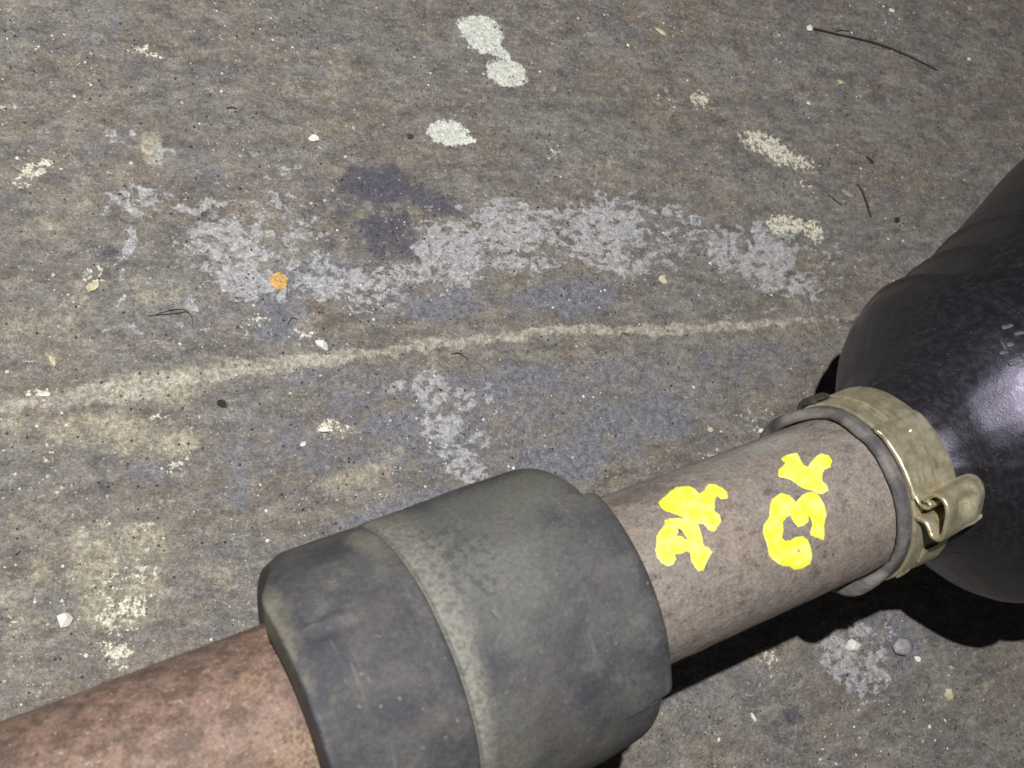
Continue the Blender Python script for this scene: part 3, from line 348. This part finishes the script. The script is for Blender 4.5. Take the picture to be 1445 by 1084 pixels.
# damper: hollow rubber sleeve, end lips, step, notched right rim
prof = [(-60, 24.6), (-82.6, 25.0), (-83.6, 26.0), (-83.9, 28.5), (-83.9, 31.5), (-83.8, 33.8), (-83.75, 34.7), (-83.5, 35.15), (-82.8, 35.3), (-82.0, 35.3), (-80.5, 35.25), (-60, 35.3), (-54.2, 35.3), (-53.8, 34.8), (-53.5, 34.1), (-53.2, 34.3), (-53.0, 35.2), (-52.5, 35.5), (-40, 35.6), (-12, 35.6), (-7, 35.5), (-5.4, 34.9), (-4.7, 33.6), (-4.6, 30), (-5.0, 26), (-5.6, 22.6)]
ps, pr = dense(prof, .45)
def damp_fn(S, R, T):
    a = np.degrees((T + math.pi) % (2 * math.pi) - math.pi)
    e = sstep(-16, -5, S); S0d = S
    front = sstep(-43.5, -41.5, a) * sstep(45.5, 43.5, a)
    S = S + e * (-1.6 * (1 - front))
    # upper side: softly rounded rim beyond the notch
    up = sstep(45, 47, a) * sstep(180, 100, a)
    R = R - up * sstep(-13, -5, S) * 2.0 * sstep(26, 34, R)
    lo = sstep(-43, -45, a)
    R = R - lo * sstep(-22, -8, S) * 1.0 * sstep(26, 34, R)
    for c0, wdt, dep, ln in ((44.8, 1.1, 2.8, 5.5), (-42.7, .65, 2.0, 8.5)):
        R = R - dep * np.exp(-((a - c0) / wdt) ** 2) * sstep(-5 - ln, -5 - ln * .3, S) * sstep(24, 33, R)
        S = S - 2.6 * np.exp(-((a - c0) / (wdt * 1.5)) ** 2) * sstep(-8, -5, S)
    S = S + 8.0 * sstep(44, 84, np.abs(a)) * sstep(-56, -82, S)
    R = R - 1.6 * sstep(44, 60, np.abs(a)) * sstep(-79, -84, S0d) * sstep(27, 34, R)
    # shallow moulded ribs and dents on the left end
    R = R + .45 * np.exp(-((a - 31) / 1.8) ** 2) * sstep(-81, -78, S) * sstep(-66, -71, S) - .35 * np.exp(-((a - 27) / 2.6) ** 2) * sstep(-81, -78, S) * sstep(-66, -71, S)
    R = R + (fbm(S / 14 + 20, a / 14 + 40, 3, 3) - .5) * .5 * sstep(24, 33, R)
    return S, R
damper = revolve('vibration_damper', ps, pr, M_damp, root, 720, fn=damp_fn)
damper['label'] = 'dusty charcoal rubber damper sleeve around the shaft'

# boot
bp = [(79, 22.3), (76.6, 22.45), (75.7, 22.8), (75.3, 23.6), (75.5, 24.4), (76.2, 25.2), (77.8, 25.4), (78.8, 25.0), (79.4, 24.5), (84, 24.5), (92.6, 24.5), (94, 25.1), (95.5, 26.6), (97, 28.4), (99, 31.1), (101, 34.0), (104, 37.3), (108, 41.6), (112.6, 46.0), (117, 48.6), (121.6, 49.9), (123.4, 50.1), (125, 50.4), (131, 51.5), (139.6, 53.9), (141, 54.2), (142.6, 54.8), (150, 56.9), (158.6, 59.6), (160, 60.0), (161.6, 60.7), (172, 65.1), (182, 69.2), (190, 72.5), (200, 76.7), (212, 81), (226, 85), (240, 87), (256, 88)]
bs, br = dense(bp, .7)
def boot_fn(S, R, T):
    a = np.degrees((T + math.pi) % (2 * math.pi) - math.pi)
    body = sstep(92.8, 96, S); sa = np.sin(np.radians(a)); S0 = S
    # the boot sags: its underside sits further along the shaft
    S = S + np.clip((S - 93.5) / 4, 0, 1) * 6.2 * (1 - np.cos(np.radians(a) - .5)) * sstep(250, 200, S)
    R = R + body * (fbm(S / 16 + 30, a / 12 + 60, 21, 3) - .5) * 1.0
    lowr = sstep(-.45, -1.0, sa)
    R = R - lowr * 11.0 * np.exp(-((S0 - 124.0) / 2.8) ** 2)
    for c0, dp in ((123.0, 1.5), (141.0, 1.2), (160.0, 1.2)): R = R - dp * np.exp(-((S0 - c0) / .7) ** 2) + dp * .8 * np.exp(-((S0 - c0 + 1.8) / 1.0) ** 2)
    lip = sstep(79.2, 76.5, S); aa = np.abs(a - 4)
    wv = (fbm(a / 14 + 90, a * 0 + 3, 8, 3) - .5)
    R = R + lip * sstep(22.3, 23, R) * (fbm(S / 3, a / 10 + 90, 8, 3) - .5) * .5 + lip * .9 * sstep(62, 90, aa) * sstep(22.5, 24, R)
    R = R - .45 * np.exp(-((S - 78.0) / .35) ** 2) * sstep(24, 25, R) + lip * sstep(23.5, 24.5, R) * .35 * np.sin(np.radians(a * 7)) * sstep(20, 60, aa)
    S = S - lip * (5.6 * sstep(60, 92, aa) + wv * 1.0)
    return S, R
boot = revolve('rubber_boot', bs, br, M_boot, root, 420, fn=boot_fn)

def on_cyl(s, R, adeg): a = math.radians(adeg); return Vector((s / 1000, R * math.sin(a) / 1000, H + R * math.cos(a) / 1000))

def rbox(V, F, centre, ax, ay, az, hx, hy, hz, bev=.3):
    """bevelled bar appended to V, F (8+ points)"""
    b0 = len(V); k = 1 - bev
    for z, q in ((-1, 1.0), (.4, 1.0), (1, k)):
        for x, y in ((-1, -k), (-k, -1), (k, -1), (1, -k), (1, k), (k, 1), (-k, 1), (-1, k)):
            V.append(centre + ax * (x * hx * q) + ay * (y * hy * q) + az * (z * hz))
    for l in range(2):
        for i in range(8): F.append((b0 + l * 8 + i, b0 + l * 8 + (i + 1) % 8, b0 + l * 8 + 8 + (i + 1) % 8, b0 + l * 8 + 8 + i))
    F.append(tuple(b0 + 16 + i for i in range(8)))

# clamp
clamp = bpy.data.objects.new('hose_clamp', None); C.objects.link(clamp); clamp.parent = root; clamp.empty_display_size = .02
def band(name, s0, s1, r, th, a0, a1, mat=M_clamp, parent=clamp, n=160, fn=None):
    S, Rr = dense([(s0, r), (s0 - .05, r + th * .5), (s0 + .25, r + th), (s0 + 1.2, r + th), (s1 - 1.2, r + th), (s1 - .25, r + th), (s1 + .05, r + th * .5), (s1, r)], .3)
    def f(SS, RR, T):
        a = np.degrees(T)
        return fn(SS, RR, a) if fn else (SS, RR)
    o = revolve(name, S, Rr, mat, parent, n, math.radians(a0), math.radians(a1), fn=f, closed=False)
    return o
def wavy(SS, RR, a): return SS + .35 * np.sin(np.radians(a * 2.3)), RR + .12 * np.sin(np.radians(a * 5 + 40)) + (fbm(SS / 5 + 9, a / 14 + 70, 33, 3) - .5) * .35
band('band', 79.4, 94.4, 24.7, .9, -207, 150, n=300, fn=wavy)
def tongue(SS, RR, a):
    w = sstep(33, 75, a); return 87.6 + (SS - 87.6) * (1 - .05 * w), RR + (fbm(SS / 4, a / 12, 5, 2) - .5) * .3
band('band_tongue', 84.6, 94.0, 25.65, .75, 30, 150, fn=tongue)
def outer(SS, RR, a):
    e = sstep(30, 34, a)
    RR = RR - .55 * np.exp(-((SS - 87.3) / .55) ** 2 - ((a - 22.5) / 1.3) ** 2) - e * .35
    return SS + e * 1.2 * (SS < 87) - .9 * sstep(26, 34, a) * sstep(90, 80, SS), RR + (fbm(SS / 6 + 3, a / 10 + 20, 55, 3) - .5) * .3
band('band_overlap', 79.0, 94.8, 25.75, 1.0, -13, 34, fn=outer, n=200)
# ear: folded strip swept across the band width
def sweep(name, pts, s0, s1, th, mat, dent=False):
    p = np.array(pts, float)
    for _ in range(2):
        q = [p[0]]
        for k in range(len(p) - 1): q += [p[k] * .75 + p[k + 1] * .25, p[k] * .25 + p[k + 1] * .75]
        q.append(p[-1]); p = np.array(q)
    d = np.gradient(p, axis=0); d /= np.linalg.norm(d, axis=1)[:, None]; nn = np.stack([-d[:, 1], d[:, 0]], 1)
    n = len(p); ss = np.array([s0, s0 + .12, s0 + .5] + list(np.linspace(s0 + 1.2, s1 - 1.2, 22)) + [s1 - .5, s1 - .12, s1])
    edge = np.minimum(np.abs(ss - s0), np.abs(ss - s1)); tk = th / 2 * np.where(edge < .06, .35, np.where(edge < .2, .75, 1.0))
    rows = []
    mid = (s0 + s1) / 2 + .6
    for i, s in enumerate(ss):
        off = np.zeros(n)
        cr = p.copy()
        if dent:
            for j in range(n):
                # pressed dimple on the outer face
                g1 = math.exp(-((s - mid) / 3.0) ** 2 - ((p[j, 0] + 11.5) / 2.6) ** 2) * (1 if p[j, 1] > 31 else 0)
                g2 = math.exp(-((s - mid - 3.4) / 1.6) ** 2 - ((p[j, 0] + 12.2) / 4.2) ** 2) * (1 if p[j, 1] > 29 else 0)
                cr[j] = p[j] + (nn[j] * (-2.8 * g1 + 1.1 * g2) * SGN)
            sh = sstep(.0, 1., (s - s0) / (s1 - s0)); cr[:, 0] += .9 * sh; cr[:, 1] -= 1.2 * sh * (cr[:, 1] > 30)
        ek = 1 - .10 * max(0, 1 - min(s - s0, s1 - s) / 1.3) ** 2 * (s > mid)
        cc = np.array([-11.5, 30.0]); cr = cc + (cr - cc) * (ek if dent else 1)
        loop = np.concatenate([cr + nn * tk[i], (cr - nn * tk[i])[::-1]])
        rows.append(np.stack([np.full(2 * n, s / 1000), loop[:, 0] / 1000, H + loop[:, 1] / 1000], 1))
    X = np.array(rows); nu, nv = X.shape[:2]
    V = X.reshape(-1, 3); F = []
    for i in range(nu - 1):
        for j in range(nv): F.append((i * nv + j, i * nv + (j + 1) % nv, (i + 1) * nv + (j + 1) % nv, (i + 1) * nv + j))
    for i, rev in ((0, False), (nu - 1, True)):
        for j in range(n - 1):
            q = (i * nv + j, i * nv + j + 1, i * nv + nv - 2 - j, i * nv + nv - 1 - j); F.append(q if rev else q[::-1])
    return mesh_np(name, V, F, mat, clamp)
SGN = 1
ear_pts = [(-11.0, 23.6), (-11.5, 25.1), (-12.4, 26.3), (-14.0, 26.4), (-16.2, 26.2), (-17.4, 28.2), (-16.6, 30.5), (-14.0, 32.6), (-11.2, 34.9), (-8.4, 35.6), (-6.4, 34.2), (-6.0, 31.8), (-6.5, 29.6), (-7.0, 28.6)]
sweep('clamp_ear', ear_pts, 79.0, 94.4, 1.2, M_clamp, dent=True)
hook_pts = [(-5.2, 26.0), (-6.4, 26.0), (-7.6, 26.4), (-8.6, 27.2), (-9.2, 28.4), (-8.9, 29.5), (-8.0, 29.9), (-7.5, 29.3)]
sweep('clamp_hook', hook_pts, 79.4, 93.6, .7, M_clamp)
# far-side lug, coloured darker than the band; two small locking tabs below the ear
band('clamp_lug', 79.4, 86.0, 26.0, 1.9, 82, 104, n=40, mat=mat_simple('dark_lug_metal', (.035, .032, .028), (.07, .062, .05), .6), fn=lambda S, R, a: (S, R - 1.8 * np.clip(np.abs(a - 93) / 11, 0, 1) ** 2))
band('locking_tab', 84.0, 89.0, 25.4, .9, -62, -50, n=30)
band('locking_tab', 80.5, 83.0, 25.5, .8, -76, -68, n=30)

# yellow paint strokes
def sdf(poly, X, Y):
    px = np.array(poly); n = len(px); d = np.full(X.shape, 1e9); ins = np.zeros(X.shape, bool)
    for i in range(n):
        x0, y0 = px[i]; x1, y1 = px[(i + 1) % n]; ex, ey = x1 - x0, y1 - y0; L = ex * ex + ey * ey + 1e-12
        t = np.clip(((X - x0) * ex + (Y - y0) * ey) / L, 0, 1); d = np.minimum(d, np.hypot(X - x0 - t * ex, Y - y0 - t * ey))
        c = ((y0 > Y) != (y1 > Y)); ins ^= c & (X < (x1 - x0) * (Y - y0) / ((y1 - y0) if abs(y1 - y0) > 1e-12 else 1e-12) + x0)
    return np.where(ins, d, -d)
names = ['painted letter R, pale at its lower edge', 'painted letter D with small gap', 'painted letter K', 'painted digits 6 and 3 joined']
for k, g in enumerate(GLYPHS):
    pl = [[(s, math.radians(a) * 22) for s, a in ring] for ring in g]
    P0 = np.array(pl[0]); lo_ = P0.min(0) - .6; hi_ = P0.max(0) + .6; st = .11
    xs = np.arange(lo_[0], hi_[0], st); ys = np.arange(lo_[1], hi_[1], st); XX, YY = np.meshgrid(xs, ys, indexing='ij')
    D = sdf(pl[0], XX, YY)
    for hole in pl[1:]: D = np.minimum(D, -sdf(hole, XX, YY))
    D = D + (fbm(XX / .9 + 30, YY / .9 + 30, 60 + k, 3) - .5) * .34 + .10
    th = YY / 22
    surf = (fbm(XX / 6 + 50, th * 22 / 6 + 50, 13, 4) - .5) * .35 + (fbm(XX / 1.6 + 90, th * 22 / 1.6 + 90, 17, 3) - .5) * .10
    Rr = 22 + surf + np.clip(D * .9, -.22, .0) + np.where(D > 0, np.clip(D * .45, 0, .09), 0) + (fbm(XX / 2, YY / 2, 90, 2) - .5) * .06 * (D > .3)
    X = np.stack([XX / 1000, Rr * np.sin(th) / 1000, H + Rr * np.cos(th) / 1000], -1)
    kp = D > -.2; kq = kp[:-1, :-1] | kp[1:, :-1] | kp[:-1, 1:] | kp[1:, 1:]
    o = grid_mesh('paint_mark', X[:, ::-1], M_paint, root, keep=kq[:, ::-1]); o['label'] = 'yellow ' + names[k]

# worn moulded characters (illegible) on damper and boot
V, F = [], []
for s, a, l, wd, ro in DMARKS:
    c0 = on_cyl(s, 35.5, a); nrm = Vector((0, math.sin(math.radians(a)), math.cos(math.radians(a)))); t1 = Vector((1, 0, 0)); t2 = nrm.cross(t1)
    cr, sr = math.cos(math.radians(ro)), math.sin(math.radians(ro)); rbox(V, F, c0, t1 * cr + t2 * sr, t2 * cr - t1 * sr, nrm, l / 2000, wd / 2000, .00012, .6)
o = mesh_np('moulded_mark', V, F, mat_simple('worn_rubber', (.066, .067, .070), (.105, .106, .102), .75), damper)
V, F = [], []
for s, r, a, l, wd, ro in BMARKS:
    c0 = on_cyl(s, r, a); nrm = Vector((-.25, math.sin(math.radians(a)) * .968, math.cos(math.radians(a)) * .968)).normalized(); t1 = (Vector((1, 0, 0)) - nrm * nrm.x).normalized(); t2 = nrm.cross(t1)
    cr, sr = math.cos(math.radians(ro)), math.sin(math.radians(ro)); rbox(V, F, c0, t1 * cr + t2 * sr, t2 * cr - t1 * sr, nrm, l / 2000, wd / 2400, .00016, .15)
o = mesh_np('moulded_lettering', V, F, mat_simple('scuffed_rubber', (.06, .058, .068), (.11, .105, .12), .5), boot)

# joints beyond the frame that the shaft rests on
js, jr = dense([(262, 60), (262, 81), (264, 87), (267, 89.6), (312, 89.6), (318, 86), (324, 60), (350, 40), (352, 0.5)], 2)
revolve('joint_housing', js, jr, M_tube, root, 96)
js, jr = dense([(-380, .5), (-378, 40), (-352, 60), (-350, 86), (-346, 89.4), (-322, 89.6), (-316, 86), (-312, 50), (-306, 22)], 2)
revolve('joint_housing', js, jr, M_tube, root, 96)

# ------------------------------------------------------------------ loose bits on the floor
PALE = mat_simple('white_stone', (.72, .70, .62), (.84, .82, .76), .7, .8); CREAM = mat_simple('cream_chip', (.50, .46, .28), (.68, .62, .42), .8, .6)
GREY = mat_simple('grey_stone', (.24, .22, .23), (.42, .40, .40), .5, .5); DARK = mat_simple('dark_scrap', (.018, .016, .015), (.05, .045, .04), .55, .7)
TWIG = mat_simple('dark_twig', (.028, .022, .018), (.055, .042, .032), .7, .9); TAN = mat_simple('tan_chip', (.45, .40, .28), (.60, .55, .40), .8, .6)
def stone(name, x, y, rx, ry, rz, rot, mat, label, cat, seed, facets=.35, sharp=True):
    import bmesh
    bm = bmesh.new(); r = random.Random(seed); flat = rz < .45 * min(rx, ry); n_ = 16 if sharp else 60
    for k in range(n_):
        if flat and k < n_ * .8:
            an = 2 * math.pi * (k + r.uniform(-.45, .45)) / (n_ * .8); q_ = r.uniform(1 - facets, 1.05); v = Vector((math.cos(an) * q_, math.sin(an) * q_, r.uniform(-.9, .5)))
        else:
            v = Vector((r.gauss(0, 1), r.gauss(0, 1), r.gauss(0, 1))).normalized() * (r.uniform(1 - facets * .6, 1.0) if sharp else 1)
        bm.verts.new((v.x * rx / 1000, v.y * ry / 1000, v.z * rz / 1000))
    g_ = bmesh.ops.convex_hull(bm, input=bm.verts); bmesh.ops.delete(bm, geom=list({v for v in g_['geom_interior'] if isinstance(v, bmesh.types.BMVert)}), context='VERTS')
    me = bpy.data.meshes.new(name); bm.to_mesh(me); bm.free(); me.materials.append(mat)
    if not sharp: me.polygons.foreach_set('use_smooth', [True] * len(me.polygons))
    zl = -min(v.co.z for v in me.vertices)
    o = bpy.data.objects.new(name, me); C.objects.link(o); o.location = (x / 1000, y / 1000, zfloor(x, y) + zl * .8); o.rotation_euler = (0, 0, math.radians(rot)); o['label'] = label; o['category'] = cat
    return o
for q in STONES:
    stone(q[0], *q[1:7], globals()[q[7]], *q[8:])
def stick(name, pts, r0, r1, mat, label, cat, parent=None, bumps=.12):
    P = [Vector((x / 1000, y / 1000, zfloor(x, y) + z / 1000 + r0 / 1000)) for x, y, z in pts]
    Q = []
    for k in range(len(P) - 1):
        p0, p1, p2, p3 = P[max(k - 1, 0)], P[k], P[k + 1], P[min(k + 2, len(P) - 1)]
        for i in range(8):
            t = i / 8; Q.append(.5 * ((2 * p1) + (p2 - p0) * t + (2 * p0 - 5 * p1 + 4 * p2 - p3) * t * t + (3 * p1 - p0 - 3 * p2 + p3) * t ** 3))
    Q.append(P[-1]); V, F = [], []; n = len(Q); rr = random.Random(len(pts) + int(pts[0][0]))
    for k, c in enumerate(Q):
        d = (Q[min(k + 1, n - 1)] - Q[max(k - 1, 0)]).normalized(); a = d.cross(Vector((0, 0, 1))).normalized(); b = a.cross(d)
        rad = (r0 + (r1 - r0) * k / (n - 1)) / 1000 * (1 + rr.uniform(-bumps, bumps)) * (.35 if k in (0, n - 1) else 1)
        for j in range(7): an = 2 * math.pi * j / 7; V.append(c + a * math.cos(an) * rad + b * math.sin(an) * rad)
    for k in range(n - 1):
        for j in range(7): F.append((k * 7 + j, k * 7 + (j + 1) % 7, k * 7 + 7 + (j + 1) % 7, k * 7 + 7 + j))
    F.append(tuple(range(6, -1, -1))); F.append(tuple((n - 1) * 7 + j for j in range(7)))
    o = mesh_np(name, V, F, mat, parent)
    if not parent: o['label'] = label; o['category'] = cat
    return o
mt = bpy.data.objects.new('thin_stalk', None); C.objects.link(mt); mt.empty_display_size = .005
tag(mt, 'long thin dark stalk with a white lump at its upper left end', 'stalk')
stick('stem', [(222.5, 168.2, .6), (233, 164.2, .5), (250.7, 157.2, .6), (266, 149, .4), (279.3, 139.7, .1)], .42, .34, TWIG, '', '', mt)
hd = stone('head', 221.4, 168.4, 1.9, 1.6, 1.3, 20, PALE, '', '', 5); del hd['label']; del hd['category']; hd.parent = mt
for q in STICKS: stick(q[0], q[1], q[2], q[3], globals()[q[4]], q[5], q[6])

def grit(name, n, r0, r1, mat, seed, label, dens):
    rg = np.random.RandomState(seed); V, F = [], []; k = 0; tries = 0
    while k < n and tries < 60:
        tries += 1
        x = rg.uniform(-145, 345, 4000); y = rg.uniform(-125, 232, 4000); p = dens(x, y); ok = rg.rand(4000) < p
        for a, b in zip(x[ok], y[ok]):
            if k >= n: break
            k += 1; r = r0 * (r1 / r0) ** (rg.rand() ** 3.2); z = zfloor(a, b) * 1000; sq = rg.uniform(.5, 1.0, 3); th = rg.uniform(0, 6.28); c_, s__ = math.cos(th), math.sin(th); b0 = len(V)
            for dx, dy, dz in ((1, 0, 0), (0, 1, 0), (-1, 0, 0), (0, -1, 0), (.2, .1, 1), (0, 0, -.5)):
                dx *= sq[0] * r * rg.uniform(.8, 1.2); dy *= sq[1] * r * rg.uniform(.8, 1.2); V.append(((a + dx * c_ - dy * s__) / 1000, (b + dx * s__ + dy * c_) / 1000, (z + r * .25 + dz * r * sq[2] * .8) / 1000))
            for i in range(4): F.append((b0 + i, b0 + (i + 1) % 4, b0 + 4)); F.append((b0 + (i + 1) % 4, b0 + i, b0 + 5))
    o = mesh_np(name, V, F, mat, smooth=False); tag(o, label, kind='stuff')
def dpat(x, y): return .10 + .9 * sstep(.50, .72, fbm(x / 22 + 30, y / 22 + 30, 71, 3)) + .35 * sstep(40, -90, x)
grit('pale_grit', 4800, .10, .80, PALE, 3, 'scattered specks of pale sand and grit on the floor', dpat)
grit('dark_grit', 2600, .12, .55, DARK, 4, 'scattered dark crumbs of dirt on the floor', lambda x, y: .25 + .75 * sstep(.45, .7, fbm(x / 30 + 9, y / 30 + 9, 5, 3)))
grit('tan_grit', 3600, .12, .75, TAN, 6, 'scattered tan grit on the floor', dpat)
